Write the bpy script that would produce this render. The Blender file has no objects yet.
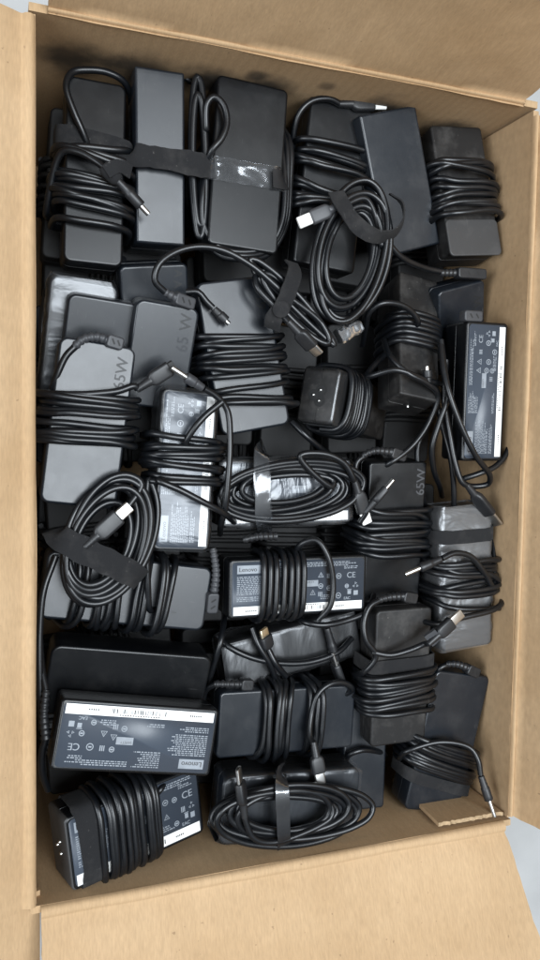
import bpy, bmesh, math, random
from mathutils import Vector, Matrix, Euler, noise

# ------------------------------------------------------------------ scene, camera
S = bpy.context.scene
COL = S.collection
RIM = 0.30                                  # height of the box rim above the floor
BW, BL = 0.3672, 0.5645                     # inner width and length of the box
CAM = Vector((-0.0251, 0.3111, RIM + 0.5))
ROT = Euler((-0.0674151, -0.3451336, 0.0185871), 'XYZ')
FPX = 766.83
cd = bpy.data.cameras.new('camera'); cam = bpy.data.objects.new('camera', cd); COL.objects.link(cam)
cam.location = CAM; cam.rotation_euler = ROT
cd.sensor_fit = 'VERTICAL'; cd.sensor_height = 36; cd.lens = FPX / 960 * 36
cd.clip_start = 0.01; cd.clip_end = 50
S.camera = cam
RM = ROT.to_matrix()

def at(u, v, d):
    """point of the photograph (u, v) at d millimetres below the rim"""
    r = RM @ Vector(((u - 270) / FPX, (480 - v) / FPX, -1))
    t = (RIM - d * 0.001 - CAM.z) / r.z
    return CAM + r * t

# ------------------------------------------------------------------ materials
def nt(name):
    m = bpy.data.materials.new(name); m.use_nodes = True
    n = m.node_tree.nodes; l = m.node_tree.links
    return m, n, l, n['Principled BSDF']

def ramp(n, pts):
    r = n.new('ShaderNodeValToRGB'); e = r.color_ramp.elements
    while len(e) < len(pts): e.new(0.5)
    for k, (p, c) in enumerate(pts):
        e[k].position = p; e[k].color = (*c, 1) if len(c) == 3 else c
    return r

def plastic(name, col, rough, dust=0.35, bump=0.007, scale=1600, spec=0.5):
    m, n, l, b = nt(name)
    tc = n.new('ShaderNodeTexCoord'); oi = n.new('ShaderNodeObjectInfo')
    add = n.new('ShaderNodeVectorMath'); add.operation = 'ADD'
    l.new(tc.outputs['Object'], add.inputs[0]); l.new(oi.outputs['Location'], add.inputs[1])
    big = n.new('ShaderNodeTexNoise'); big.inputs['Scale'].default_value = 38; big.inputs['Detail'].default_value = 6
    big.inputs['Roughness'].default_value = 0.65
    l.new(add.outputs[0], big.inputs['Vector'])
    sp = n.new('ShaderNodeTexNoise'); sp.inputs['Scale'].default_value = 420; sp.inputs['Detail'].default_value = 3
    l.new(add.outputs[0], sp.inputs['Vector'])
    r1 = ramp(n, [(0.48, (0, 0, 0)), (0.78, (1, 1, 1))]); l.new(big.outputs['Fac'], r1.inputs[0])
    r2 = ramp(n, [(0.70, (0, 0, 0)), (0.76, (1, 1, 1))]); l.new(sp.outputs['Fac'], r2.inputs[0])
    mx = n.new('ShaderNodeMath'); mx.operation = 'MULTIPLY_ADD'
    l.new(r2.outputs[0], mx.inputs[0]); mx.inputs[1].default_value = 0.5
    sc = n.new('ShaderNodeMath'); sc.operation = 'MULTIPLY'; sc.inputs[1].default_value = 0.28
    l.new(r1.outputs[0], sc.inputs[0]); l.new(sc.outputs[0], mx.inputs[2])
    dm = n.new('ShaderNodeMath'); dm.operation = 'MULTIPLY'; dm.inputs[1].default_value = dust
    l.new(mx.outputs[0], dm.inputs[0])
    mix = n.new('ShaderNodeMixRGB'); mix.inputs[1].default_value = (*col, 1); mix.inputs[2].default_value = (0.16, 0.15, 0.14, 1)
    l.new(dm.outputs[0], mix.inputs[0]); l.new(mix.outputs[0], b.inputs['Base Color'])
    sm = n.new('ShaderNodeMapping'); sm.inputs['Scale'].default_value = (60, 900, 300); sm.inputs['Rotation'].default_value = (0.2, 0.1, 0.9)
    l.new(add.outputs[0], sm.inputs[0])
    st = n.new('ShaderNodeTexNoise'); st.inputs['Scale'].default_value = 1; st.inputs['Detail'].default_value = 1; st.inputs['Distortion'].default_value = 0.3
    l.new(sm.outputs[0], st.inputs['Vector'])
    sr = ramp(n, [(0.72, (0, 0, 0)), (0.78, (1, 1, 1))]); l.new(st.outputs['Fac'], sr.inputs[0])
    sg = n.new('ShaderNodeMath'); sg.operation = 'MULTIPLY'; l.new(sr.outputs[0], sg.inputs[0]); l.new(r1.outputs[0], sg.inputs[1])
    sf = n.new('ShaderNodeMath'); sf.operation = 'MULTIPLY'; sf.inputs[1].default_value = min(0.5, dust * 1.6); l.new(sg.outputs[0], sf.inputs[0])
    mix2 = n.new('ShaderNodeMixRGB'); mix2.inputs[2].default_value = (0.20, 0.20, 0.20, 1)
    l.new(sf.outputs[0], mix2.inputs[0]); l.new(mix.outputs[0], mix2.inputs[1]); l.new(mix2.outputs[0], b.inputs['Base Color'])
    mr = n.new('ShaderNodeMapRange'); mr.inputs[3].default_value = rough - 0.07; mr.inputs[4].default_value = rough + 0.12
    l.new(big.outputs['Fac'], mr.inputs[0]); l.new(mr.outputs[0], b.inputs['Roughness'])
    b.inputs['Specular IOR Level'].default_value = spec
    f = n.new('ShaderNodeTexNoise'); f.inputs['Scale'].default_value = scale; l.new(add.outputs[0], f.inputs['Vector'])
    bp = n.new('ShaderNodeBump'); bp.inputs['Strength'].default_value = bump * 6; bp.inputs['Distance'].default_value = 0.0003
    l.new(f.outputs['Fac'], bp.inputs['Height']); l.new(bp.outputs[0], b.inputs['Normal'])
    return m

def simple(name, col, rough, metal=0.0, nscale=200, var=0.15, bump=0.0):
    m, n, l, b = nt(name)
    tc = n.new('ShaderNodeTexCoord'); t = n.new('ShaderNodeTexNoise'); t.inputs['Scale'].default_value = nscale
    t.inputs['Detail'].default_value = 4; l.new(tc.outputs['Object'], t.inputs['Vector'])
    a = tuple(c * (1 - var) for c in col); z = tuple(min(1, c * (1 + var)) for c in col)
    r = ramp(n, [(0.3, a), (0.7, z)]); l.new(t.outputs['Fac'], r.inputs[0]); l.new(r.outputs[0], b.inputs['Base Color'])
    b.inputs['Roughness'].default_value = rough; b.inputs['Metallic'].default_value = metal
    if bump:
        bp = n.new('ShaderNodeBump'); bp.inputs['Strength'].default_value = bump; bp.inputs['Distance'].default_value = 0.001
        l.new(t.outputs['Fac'], bp.inputs['Height']); l.new(bp.outputs[0], b.inputs['Normal'])
    return m

def film(name, base, gloss, wr=60, strength=0.6, tint=(1, 1, 1), rough=0.16):
    """clear plastic: a see-through film with wrinkled glossy reflections"""
    m, n, l, b = nt(name); n.remove(b)
    out = n['Material Output']
    tr = n.new('ShaderNodeBsdfTransparent'); tr.inputs[0].default_value = (*tint, 1)
    gl = n.new('ShaderNodeBsdfGlossy'); gl.inputs['Roughness'].default_value = rough; gl.inputs[0].default_value = (0.95, 0.97, 1, 1)
    df = n.new('ShaderNodeBsdfDiffuse'); df.inputs[0].default_value = (0.55, 0.56, 0.58, 1)
    tc = n.new('ShaderNodeTexCoord')
    mp = n.new('ShaderNodeMapping'); mp.inputs['Scale'].default_value = (1, 0.45, 1); mp.inputs['Rotation'].default_value = (0, 0, 0.5)
    l.new(tc.outputs['Object'], mp.inputs[0])
    no = n.new('ShaderNodeTexNoise'); no.inputs['Scale'].default_value = wr; no.inputs['Detail'].default_value = 3; no.inputs['Distortion'].default_value = 1.2
    l.new(mp.outputs[0], no.inputs['Vector'])
    bp = n.new('ShaderNodeBump'); bp.inputs['Strength'].default_value = strength; bp.inputs['Distance'].default_value = 0.004
    l.new(no.outputs['Fac'], bp.inputs['Height'])
    fr = n.new('ShaderNodeFresnel'); fr.inputs['IOR'].default_value = 1.5
    l.new(bp.outputs[0], fr.inputs['Normal']); l.new(bp.outputs[0], gl.inputs['Normal'])
    ad = n.new('ShaderNodeMath'); ad.operation = 'ADD'; ad.use_clamp = True; ad.inputs[1].default_value = gloss
    l.new(fr.outputs[0], ad.inputs[0])
    m1 = n.new('ShaderNodeMixShader'); m1.inputs[0].default_value = base
    l.new(tr.outputs[0], m1.inputs[1]); l.new(df.outputs[0], m1.inputs[2])
    m2 = n.new('ShaderNodeMixShader'); l.new(ad.outputs[0], m2.inputs[0]); l.new(m1.outputs[0], m2.inputs[1]); l.new(gl.outputs[0], m2.inputs[2])
    l.new(m2.outputs[0], out.inputs[0])
    return m

def cardboard(name, stains_shade=(), tone=1.0):
    m, n, l, b = nt(name)
    tc = n.new('ShaderNodeTexCoord')
    big = n.new('ShaderNodeTexNoise'); big.inputs['Scale'].default_value = 9; big.inputs['Detail'].default_value = 7; big.inputs['Roughness'].default_value = 0.6
    l.new(tc.outputs['Object'], big.inputs['Vector'])
    c0 = tuple(c * tone for c in (0.385, 0.250, 0.133)); c1 = tuple(c * tone for c in (0.475, 0.325, 0.188))
    r = ramp(n, [(0.3, c0), (0.72, c1)]); l.new(big.outputs['Fac'], r.inputs[0])
    mp = n.new('ShaderNodeMapping'); mp.inputs['Scale'].default_value = (900, 140, 260); l.new(tc.outputs['Object'], mp.inputs[0])
    fib = n.new('ShaderNodeTexNoise'); fib.inputs['Scale'].default_value = 1; fib.inputs['Detail'].default_value = 3; l.new(mp.outputs[0], fib.inputs['Vector'])
    fr = ramp(n, [(0.25, (0.82, 0.82, 0.82)), (0.75, (1.1, 1.1, 1.1))]); l.new(fib.outputs['Fac'], fr.inputs[0])
    mu = n.new('ShaderNodeMixRGB'); mu.blend_type = 'MULTIPLY'; mu.inputs[0].default_value = 0.7
    l.new(r.outputs[0], mu.inputs[1]); l.new(fr.outputs[0], mu.inputs[2])
    sp = n.new('ShaderNodeTexNoise'); sp.inputs['Scale'].default_value = 230; sp.inputs['Detail'].default_value = 2; l.new(tc.outputs['Object'], sp.inputs['Vector'])
    sr = ramp(n, [(0.735, (0, 0, 0)), (0.76, (1, 1, 1))]); l.new(sp.outputs['Fac'], sr.inputs[0])
    sm = n.new('ShaderNodeMath'); sm.operation = 'MULTIPLY'; sm.inputs[1].default_value = 0.5; l.new(sr.outputs[0], sm.inputs[0])
    mk = n.new('ShaderNodeMixRGB'); mk.inputs[2].default_value = (0.16, 0.10, 0.055, 1)
    l.new(sm.outputs[0], mk.inputs[0]); l.new(mu.outputs[0], mk.inputs[1])
    last = mk.outputs[0]
    for (p, rad, amt) in stains_shade:            # rubbed-in black dirt, and shade painted into the colour
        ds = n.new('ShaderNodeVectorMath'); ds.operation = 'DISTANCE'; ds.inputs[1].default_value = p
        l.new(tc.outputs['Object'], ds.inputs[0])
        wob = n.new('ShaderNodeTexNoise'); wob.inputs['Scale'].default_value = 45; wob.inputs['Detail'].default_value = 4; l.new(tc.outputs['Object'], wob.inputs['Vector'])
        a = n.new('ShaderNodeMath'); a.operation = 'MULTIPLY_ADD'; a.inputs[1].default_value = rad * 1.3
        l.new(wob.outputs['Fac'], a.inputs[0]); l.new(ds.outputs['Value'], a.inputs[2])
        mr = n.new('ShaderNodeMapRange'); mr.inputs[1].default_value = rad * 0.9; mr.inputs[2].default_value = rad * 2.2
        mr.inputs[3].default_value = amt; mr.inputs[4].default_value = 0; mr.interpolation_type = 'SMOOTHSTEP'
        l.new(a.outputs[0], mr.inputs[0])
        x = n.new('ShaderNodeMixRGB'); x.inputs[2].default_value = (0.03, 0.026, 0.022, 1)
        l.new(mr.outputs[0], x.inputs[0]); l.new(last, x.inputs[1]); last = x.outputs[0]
    l.new(last, b.inputs['Base Color'])
    b.inputs['Roughness'].default_value = 0.78; b.inputs['Specular IOR Level'].default_value = 0.25
    wv = n.new('ShaderNodeTexWave'); wv.inputs['Scale'].default_value = 42; wv.inputs['Distortion'].default_value = 0.6
    wv.bands_direction = 'Y' if 'cross' in name else 'X'
    l.new(tc.outputs['Object'], wv.inputs['Vector'])
    hs = n.new('ShaderNodeMath'); hs.operation = 'MULTIPLY_ADD'; hs.inputs[1].default_value = 0.35
    l.new(wv.outputs['Fac'], hs.inputs[0]); l.new(big.outputs['Fac'], hs.inputs[2])
    bp = n.new('ShaderNodeBump'); bp.inputs['Strength'].default_value = 0.22; bp.inputs['Distance'].default_value = 0.0015
    l.new(hs.outputs[0], bp.inputs['Height']); l.new(bp.outputs[0], b.inputs['Normal'])
    return m

BODY = [plastic('black_plastic', (0.0030, 0.0034, 0.0042), 0.30, spec=0.36, dust=0.15),
        plastic('charcoal_plastic', (0.008, 0.0105, 0.0145), 0.30, dust=0.28),
        plastic('worn_black_plastic', (0.010, 0.0095, 0.0095), 0.46, spec=0.4, dust=1.0),
        plastic('dusty_grey_plastic', (0.035, 0.034, 0.034), 0.5, dust=0.8)]
CABLE = plastic('cable_rubber', (0.0035, 0.0042, 0.0055), 0.33, dust=0.10, bump=0.008)
BOOT = plastic('boot_rubber', (0.010, 0.0105, 0.012), 0.42, dust=0.3)
GREYB = plastic('grey_boot_plastic', (0.035, 0.036, 0.040), 0.45, dust=0.4)
VELCRO = plastic('velcro_fabric', (0.007, 0.007, 0.008), 0.95, dust=0.6, bump=0.12, scale=1400)
METAL = simple('plug_metal', (0.60, 0.59, 0.57), 0.32, 1.0)
GOLD = simple('worn_gold_metal', (0.72, 0.62, 0.45), 0.35, 1.0)
HOLE = simple('socket_black', (0.004, 0.004, 0.004), 0.6)
FILM = film('clear_film', 0.012, 0.005, 34, 0.35, rough=0.30)
FILM2 = film('dull_film', 0.06, 0.03, 45, 0.9, rough=0.32)
TAPE = film('clear_tape', 0.01, 0.0, 26, 0.3, rough=0.10)
LBASE = plastic('label_dark', (0.047, 0.058, 0.076), 0.36, dust=0.10)
LWHITE = simple('label_white', (0.80, 0.79, 0.76), 0.5, 0, 120, 0.05)
LPRINT = simple('label_print', (0.21, 0.23, 0.255), 0.5, 0, 120, 0.15)
LINK = simple('label_ink', (0.03, 0.03, 0.033), 0.5)
EMBOSS = simple('embossed_mark', (0.0055, 0.006, 0.007), 0.5)
FAINT = simple('worn_mark', (0.02, 0.022, 0.026), 0.6)
DEEP = plastic('matte_black_plastic', (0.004, 0.004, 0.0045), 0.62, dust=0.05)
CARD = cardboard('cardboard')
CARDX = cardboard('cardboard_cross')
CARDIN = simple('cardboard_torn_edge', (0.34, 0.24, 0.14), 0.9, 0, 400, 0.25, 0.5)

# ------------------------------------------------------------------ mesh helpers
def link(name, bm, mats, parent=None, sharp=40):
    me = bpy.data.meshes.new(name); bm.normal_update(); bm.to_mesh(me); bm.free()
    for m in (mats if isinstance(mats, (list, tuple)) else [mats]): me.materials.append(m)
    me.polygons.foreach_set('use_smooth', [True] * len(me.polygons))
    me.set_sharp_from_angle(angle=math.radians(sharp))
    o = bpy.data.objects.new(name, me); COL.objects.link(o)
    if parent: o.parent = parent
    return o

def rrect(w, h, r, seg=6):
    r = min(r, w * 0.49, h * 0.49); out = []
    for cx, cy, a0 in ((w/2-r, h/2-r, 0), (-w/2+r, h/2-r, 90), (-w/2+r, -h/2+r, 180), (w/2-r, -h/2+r, 270)):
        for k in range(seg + 1):
            a = math.radians(a0 + 90 * k / seg); out.append((cx + r * math.cos(a), cy + r * math.sin(a)))
    return out

def loft(bm, rings, cap=True, mi=0):
    vs = [[bm.verts.new(p) for p in r] for r in rings]
    for a, b in zip(vs, vs[1:]):
        for k in range(len(a)):
            f = bm.faces.new((a[k], a[(k+1) % len(a)], b[(k+1) % len(b)], b[k])); f.material_index = mi
    if cap:
        f = bm.faces.new(list(reversed(vs[0]))); f.material_index = mi
        f = bm.faces.new(vs[-1]); f.material_index = mi
    return vs

def slab(bm, L, W, t, r=0.005, e=0.0014, seam=None, z0=0.0, M=None, seg=6, mi=0):
    """rounded adapter shell: rounded plan, bevelled edges, a seam groove round the middle"""
    lv = []
    for k in range(4):
        a = math.radians(90 * k / 3); lv.append((e * (1 - math.cos(a)) * 1.0, e * (1 - math.sin(a))))
    # lv: (z, inset) from bottom edge
    prof = [(0, e + 0.0004)] + [(z, i) for z, i in [(e*(1-math.cos(math.radians(a))), e*(1-math.sin(math.radians(a)))) for a in (0, 30, 60, 90)]]
    if seam: prof += [(seam - 0.0005, 0), (seam - 0.0003, 0.0005), (seam + 0.0003, 0.0005), (seam + 0.0005, 0)]
    prof += [(t - e*(1-math.cos(math.radians(a))), e*(1-math.sin(math.radians(a)))) for a in (90, 60, 30, 0)] + [(t, e + 0.0004)]
    rings = []
    for z, i in prof:
        ring = [Vector((x, y, z + z0)) for x, y in rrect(L - 2*i, W - 2*i, max(r - i, 0.0003), seg)]
        if M: ring = [M @ p for p in ring]
        rings.append(ring)
    loft(bm, rings, mi=mi)

def catmull(P, step=0.0022):
    P = [Vector(p) for p in P]
    Q = [P[0]]
    for p in P[1:]:
        if (p - Q[-1]).length > 1e-4: Q.append(p)
    P = Q; out = []
    P = [P[0] * 2 - P[1]] + P + [P[-1] * 2 - P[-2]]
    for i in range(1, len(P) - 2):
        p0, p1, p2, p3 = P[i-1:i+3]
        t1 = max((p1-p0).length, 1e-6) ** 0.5; t2 = t1 + max((p2-p1).length, 1e-6) ** 0.5; t3 = t2 + max((p3-p2).length, 1e-6) ** 0.5
        n = max(2, int((p2 - p1).length / step))
        for k in range(n):
            t = t1 + (t2 - t1) * k / n
            A1 = p0 * ((t1-t)/t1) + p1 * (t/t1); A2 = p1 * ((t2-t)/(t2-t1)) + p2 * ((t-t1)/(t2-t1)); A3 = p2 * ((t3-t)/(t3-t2)) + p3 * ((t-t2)/(t3-t2))
            B1 = A1 * ((t2-t)/t2) + A2 * (t/t2); B2 = A2 * ((t3-t)/(t3-t1)) + A3 * ((t-t1)/(t3-t1))
            out.append(B1 * ((t2-t)/(t2-t1)) + B2 * ((t-t1)/(t2-t1)))
    out.append(P[-2]); return out

def tube(bm, pts, rad, seg=9, mi=0):
    """sweep a circle; rad is a number or one radius per point"""
    n = len(pts); rings = []
    T = [((pts[min(i+1, n-1)] - pts[max(i-1, 0)]).normalized()) for i in range(n)]
    N = T[0].orthogonal().normalized()
    for i in range(n):
        if i:
            N = N - T[i] * N.dot(T[i])
            N = N.normalized() if N.length > 1e-6 else T[i].orthogonal().normalized()
        B = T[i].cross(N); r = rad[i] if isinstance(rad, list) else rad
        rings.append([pts[i] + (N * math.cos(2*math.pi*k/seg) + B * math.sin(2*math.pi*k/seg)) * r for k in range(seg)])
    loft(bm, rings, mi=mi)

def ribbon(bm, pts, width, thick=0.0009, up=Vector((0, 0, 1)), closed=False, wob=0.0, mi=0):
    n = len(pts); rings = []
    for i in range(n):
        if closed: T = (pts[(i+1) % n] - pts[(i-1) % n]).normalized()
        else: T = (pts[min(i+1, n-1)] - pts[max(i-1, 0)]).normalized()
        u = up[i] if isinstance(up, list) else up
        side = T.cross(u)
        side = side.normalized() if side.length > 1e-5 else Vector((0, 1, 0))
        nn = side.cross(T).normalized()
        w = width / 2 * (1 + wob * noise.noise(pts[i] * 160))
        c = 5
        top = [pts[i] + side * (w * (2*k/(c-1) - 1)) + nn * (thick/2 + 0.0004 * wob * noise.noise(pts[i]*240 + Vector((k*3, 0, 0)))) for k in range(c)]
        bot = [pts[i] + side * (w * (2*k/(c-1) - 1)) - nn * (thick/2) for k in reversed(range(c))]
        rings.append(top + bot)
    if closed: rings.append([v.copy() for v in rings[0]])
    loft(bm, rings, cap=not closed, mi=mi)

TXT = {}
def text_mesh(s):
    """outline lettering as flat mesh data: (verts, faces, width, height)"""
    if s in TXT: return TXT[s]
    c = bpy.data.curves.new('lettering', 'FONT'); c.body = s; c.size = 1; c.resolution_u = 3
    o = bpy.data.objects.new('lettering', c); COL.objects.link(o)
    dg = bpy.context.evaluated_depsgraph_get(); me = bpy.data.meshes.new_from_object(o.evaluated_get(dg))
    vs = [v.co.copy() for v in me.vertices]; fs = [tuple(p.vertices) for p in me.polygons]
    bpy.data.objects.remove(o); bpy.data.curves.remove(c); bpy.data.meshes.remove(me)
    x0 = min(v.x for v in vs); x1 = max(v.x for v in vs); y0 = min(v.y for v in vs); y1 = max(v.y for v in vs)
    vs = [Vector((v.x - x0, v.y - y0, 0)) for v in vs]
    TXT[s] = (vs, fs, x1 - x0, y1 - y0); return TXT[s]

def add_text(bm, s, x, y, h, M, mi, z=0.0, bold=0.0):
    vs, fs, w, hh = text_mesh(s); k = h / hh
    for off in ([0] if not bold else [-bold, bold]):
        nv = [bm.verts.new(M @ Vector((x + v.x*k + off, y + v.y*k, z + (off > 0) * 0.00002))) for v in vs]
        for f in fs:
            try: bm.faces.new([nv[i] for i in f]).material_index = mi
            except ValueError: pass
    return w * k

def quad(bm, x0, y0, x1, y1, z, M, mi):
    f = bm.faces.new([bm.verts.new(M @ Vector(p)) for p in ((x0, y0, z), (x1, y0, z), (x1, y1, z), (x0, y1, z))]); f.material_index = mi

def ring2(bm, cx, cy, r, th, z, M, mi, n=14, a0=0.0):
    vo = [bm.verts.new(M @ Vector((cx + r*math.cos(a0+2*math.pi*k/n), cy + r*math.sin(a0+2*math.pi*k/n), z))) for k in range(n)]
    vi = [bm.verts.new(M @ Vector((cx + (r-th)*math.cos(a0+2*math.pi*k/n), cy + (r-th)*math.sin(a0+2*math.pi*k/n), z))) for k in range(n)]
    for k in range(n):
        bm.faces.new((vo[k], vo[(k+1) % n], vi[(k+1) % n], vi[k])).material_index = mi

GROUP = 'laptop power adapters packed in the box'

# ------------------------------------------------------------------ one adapter
class Adapter:
    """an adapter whose top face runs from A to B (photo positions, each with its depth below the rim)"""
    def __init__(s, label, A, B, wpx, dA, dB, t=28, roll=0, mat=0, r=5.5, kind='top', seam=True):
        s.rnd = random.Random(label)
        a = at(*A, dA); b = at(*B, dB); X = (b - a).normalized(); s.L = (b - a).length
        mu, mv = (A[0]+B[0])/2, (A[1]+B[1])/2; du, dv = B[0]-A[0], B[1]-A[1]; q = math.hypot(du, dv)
        nu, nv = -dv/q, du/q; dm = (dA + dB) / 2
        up = Vector((0, 0, 1)); Y = up.cross(X).normalized()
        s.w = abs((at(mu+nu*wpx/2, mv+nv*wpx/2, dm) - at(mu-nu*wpx/2, mv-nv*wpx/2, dm)).dot(Y))
        if roll:
            Y = Matrix.Rotation(math.radians(roll), 3, X) @ Y
        Z = X.cross(Y).normalized(); s.t = t * 0.001
        mid = (a + b) / 2 - Z * s.t
        s.M = Matrix(((X.x, Y.x, Z.x, mid.x), (X.y, Y.y, Z.y, mid.y), (X.z, Y.z, Z.z, mid.z), (0, 0, 0, 1)))
        s.I = s.M.inverted()
        e = bpy.data.objects.new('power_adapter', None); COL.objects.link(e); e.matrix_world = s.M
        e.empty_display_size = 0.02
        e['label'] = label; e['category'] = 'power adapter'; e['group'] = GROUP
        s.o = e
        bm = bmesh.new()
        slab(bm, s.L, s.w, s.t, r * 0.001, 0.0016, s.t * 0.52 if seam else None)
        s.body = link('body', bm, BODY[mat], e, 50)
        s.cables = []
    def p(s, u, v, d): return s.I @ at(u, v, d)
    def px(s, pts): return [s.p(*q) for q in pts]
    def wrap(s, f0, f1, n, top=1.6, side=4.0, jit=0.6, start=180, skew=0.0, low=2, K=14):
        """turns of cable round the body between fractions f0..f1 of its length"""
        if jit > 0.3: n = int(round(n * 1.6))
        rn = s.rnd; x0 = (f0 - 0.5) * s.L; x1 = (f1 - 0.5) * s.L; pitch = abs(x1 - x0) / max(n, 1); out = []
        ph = [rn.uniform(0, 10) for _ in range(4)]
        tilt = [rn.gauss(0, 1) * (2.4 if jit > .45 and rn.random() < .22 else 1) for _ in range(int(2*n) + 3)]
        lift = [abs(rn.gauss(0, 1)) + (0.9 if abs(v) > 1.7 else 0) for v in tilt]
        for i in range(int(n * K) + 1):
            th = math.radians(start) - 2 * math.pi * i / K; fr = i / (n * K)
            h = 2 * i / K; k = int(h); f = h - k; f = f*f*(3-2*f)
            tl = tilt[k] * (1-f) + tilt[k+1] * f; lf = lift[k] * (1-f) + lift[k+1] * f
            c, q = math.cos(th), math.sin(th)
            pw = 0.52
            y = math.copysign(abs(c) ** pw, c); z = math.copysign(abs(q) ** pw, q)
            sd = (side + lf * 1.5 * jit + 1.2 * math.sin(ph[0] + h * 1.9)) * 0.001
            tp = (2.2 + top * 0.5 + lf * 2.6 * jit) * 0.001 + 0.0012 * abs(q) ** 3
            x = x0 + (x1 - x0) * fr + tl * jit * pitch * 0.75 + skew * 0.001 * y
            zz = s.t/2 + z * (s.t/2 + (tp if q > 0 else low * 0.001))
            pt = Vector((x, y * (s.w/2 + sd), zz)); sv = Vector((ph[1], ph[2], ph[3] + fr*4))
            out.append(pt + Vector((noise.noise(pt*45 + sv)*.0022*jit, noise.noise(pt*50 - sv)*.0010*jit, abs(noise.noise(pt*60 + sv*2))*.0016*jit*(q > 0))))
        return out
    def cable(s, pts, rad=2.35):
        bm = bmesh.new(); tube(bm, catmull(pts), rad * 0.001)
        c = link('cable', bm, CABLE, s.o, 80); s.cables.append(c); return c
    def coil(s, cu, cv, a, b, ang, d, n, jit=0.1, start=0, rise=5.0, K=16, tilt=0.0, spread=0.30):
        rn = s.rnd; ca, sa = math.cos(math.radians(ang)), math.sin(math.radians(ang)); out = []
        sp = [1.06 - spread*k/max(1, n) for k in range(n+2)]; rn.shuffle(sp)
        ra = [sp[k] + rn.uniform(-jit, jit)*0.5 for k in range(n+2)]; rb = [sp[k] + rn.uniform(-1.5*jit, jit*0.6) for k in range(n+2)]
        oc = [(rn.gauss(0, 1)*jit*a*0.35, rn.gauss(0, 1)*jit*b*0.55) for _ in range(n+2)]
        ld = [rn.uniform(0, 1) for _ in range(2*n+3)]
        for i in range(n*K+1):
            th = math.radians(start) + 2*math.pi*i/K; h = i/K; k = int(h); f = h-k; f = f*f*(3-2*f)
            A = a*(ra[k]*(1-f)+ra[k+1]*f); Bq = b*(rb[k]*(1-f)+rb[k+1]*f)
            ox = oc[k][0]*(1-f)+oc[k+1][0]*f; oy = oc[k][1]*(1-f)+oc[k+1][1]*f
            x = A*math.cos(th)+ox; y = Bq*math.sin(th)+oy
            h2 = 2*h; k2 = int(h2); f2 = h2-k2; dz = ld[k2]*(1-f2)+ld[k2+1]*f2
            out.append(s.p(cu + x*ca - y*sa, cv + x*sa + y*ca, d - rise*(dz - 0.5)*2 + tilt*math.cos(th)))
        return out
    def plug(s, p0, p1, p2, d0, d1, kind='usb', roll=0, boot=True, wide=11.0, mat=None, metal=None):
        """plug body from p0 to p1 with its metal tip out to p2"""
        a = s.p(*p0, d0); b = s.p(*p1, d1); q = s.p(*p2, d1); D = (b - a); Ln = D.length; D.normalize()
        upl = (s.I.to_3x3() @ Vector((0, 0, 1))).normalized()
        Yv = upl.cross(D).normalized(); Yv = Matrix.Rotation(math.radians(roll), 3, D) @ Yv; Zv = D.cross(Yv)
        def fr(o): return Matrix(((D.x, Yv.x, Zv.x, o.x), (D.y, Yv.y, Zv.y, o.y), (D.z, Yv.z, Zv.z, o.z), (0, 0, 0, 1)))
        tipL = max((q - b).length, 0.003); bm = bmesh.new()
        if kind == 'usb':
            W, H = wide * 0.001, 0.0062
            secs = [(0, 0.62, 0.85), (0.06, 0.78, 0.95), (0.16, 0.95, 1), (0.3, 1, 1), (0.93, 1, 1), (0.98, 0.96, 0.94), (1, 0.88, 0.86)]
            rings = []
            for f, kw, kh in secs:
                rings.append([fr(a) @ Vector((f*Ln, y, z)) for y, z in rrect(W*kw, H*kh, 0.0022, 4)])
            loft(bm, rings)
            if boot: tube(bm, [a - D*(0.011 - 0.0012*k) for k in range(11)], [0.0022 + 0.0001*k + (0.00035 if k % 2 else 0) for k in range(11)], 10)
            pl = link('plug', bm, mat or BOOT, s.o, 35)
            bm = bmesh.new()
            rings = [[fr(b) @ Vector((x, y*k, z*k)) for y, z in rrect(0.0083, 0.0026, 0.00125, 5)] for x, k in ((-0.001, 1), (tipL - 0.0003, 1), (tipL, 0.93), (tipL, 0.80), (tipL - 0.003, 0.78))]
            loft(bm, rings)
            link('metal_tip', bm, metal or METAL, pl, 35)
        else:
            r0 = 0.0037
            pts = [a + D * (Ln*f) for f in (0, .05, .12, .2, .28, .36, .44, .5, .56, .8, .97, 1)]
            rr = [0.0024, .0028, .0026, .0030, .0028, .0032, .0030, .0036, r0, r0, r0, r0*0.9]
            tube(bm, pts, rr, 14); pl = link('plug', bm, mat or BOOT, s.o, 40)
            bm = bmesh.new(); rm = 0.0019
            pts = [b - D*0.001, b + D*tipL*0.9, b + D*tipL, b + D*(tipL+0.0001), b + D*(tipL-0.003)]
            tube(bm, pts, [rm, rm, rm*0.9, rm*0.6, rm*0.55], 14); link('metal_tip', bm, metal or METAL, pl, 40)
        return a - D * (0.010 if kind == 'usb' and boot else 0.001)
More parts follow.
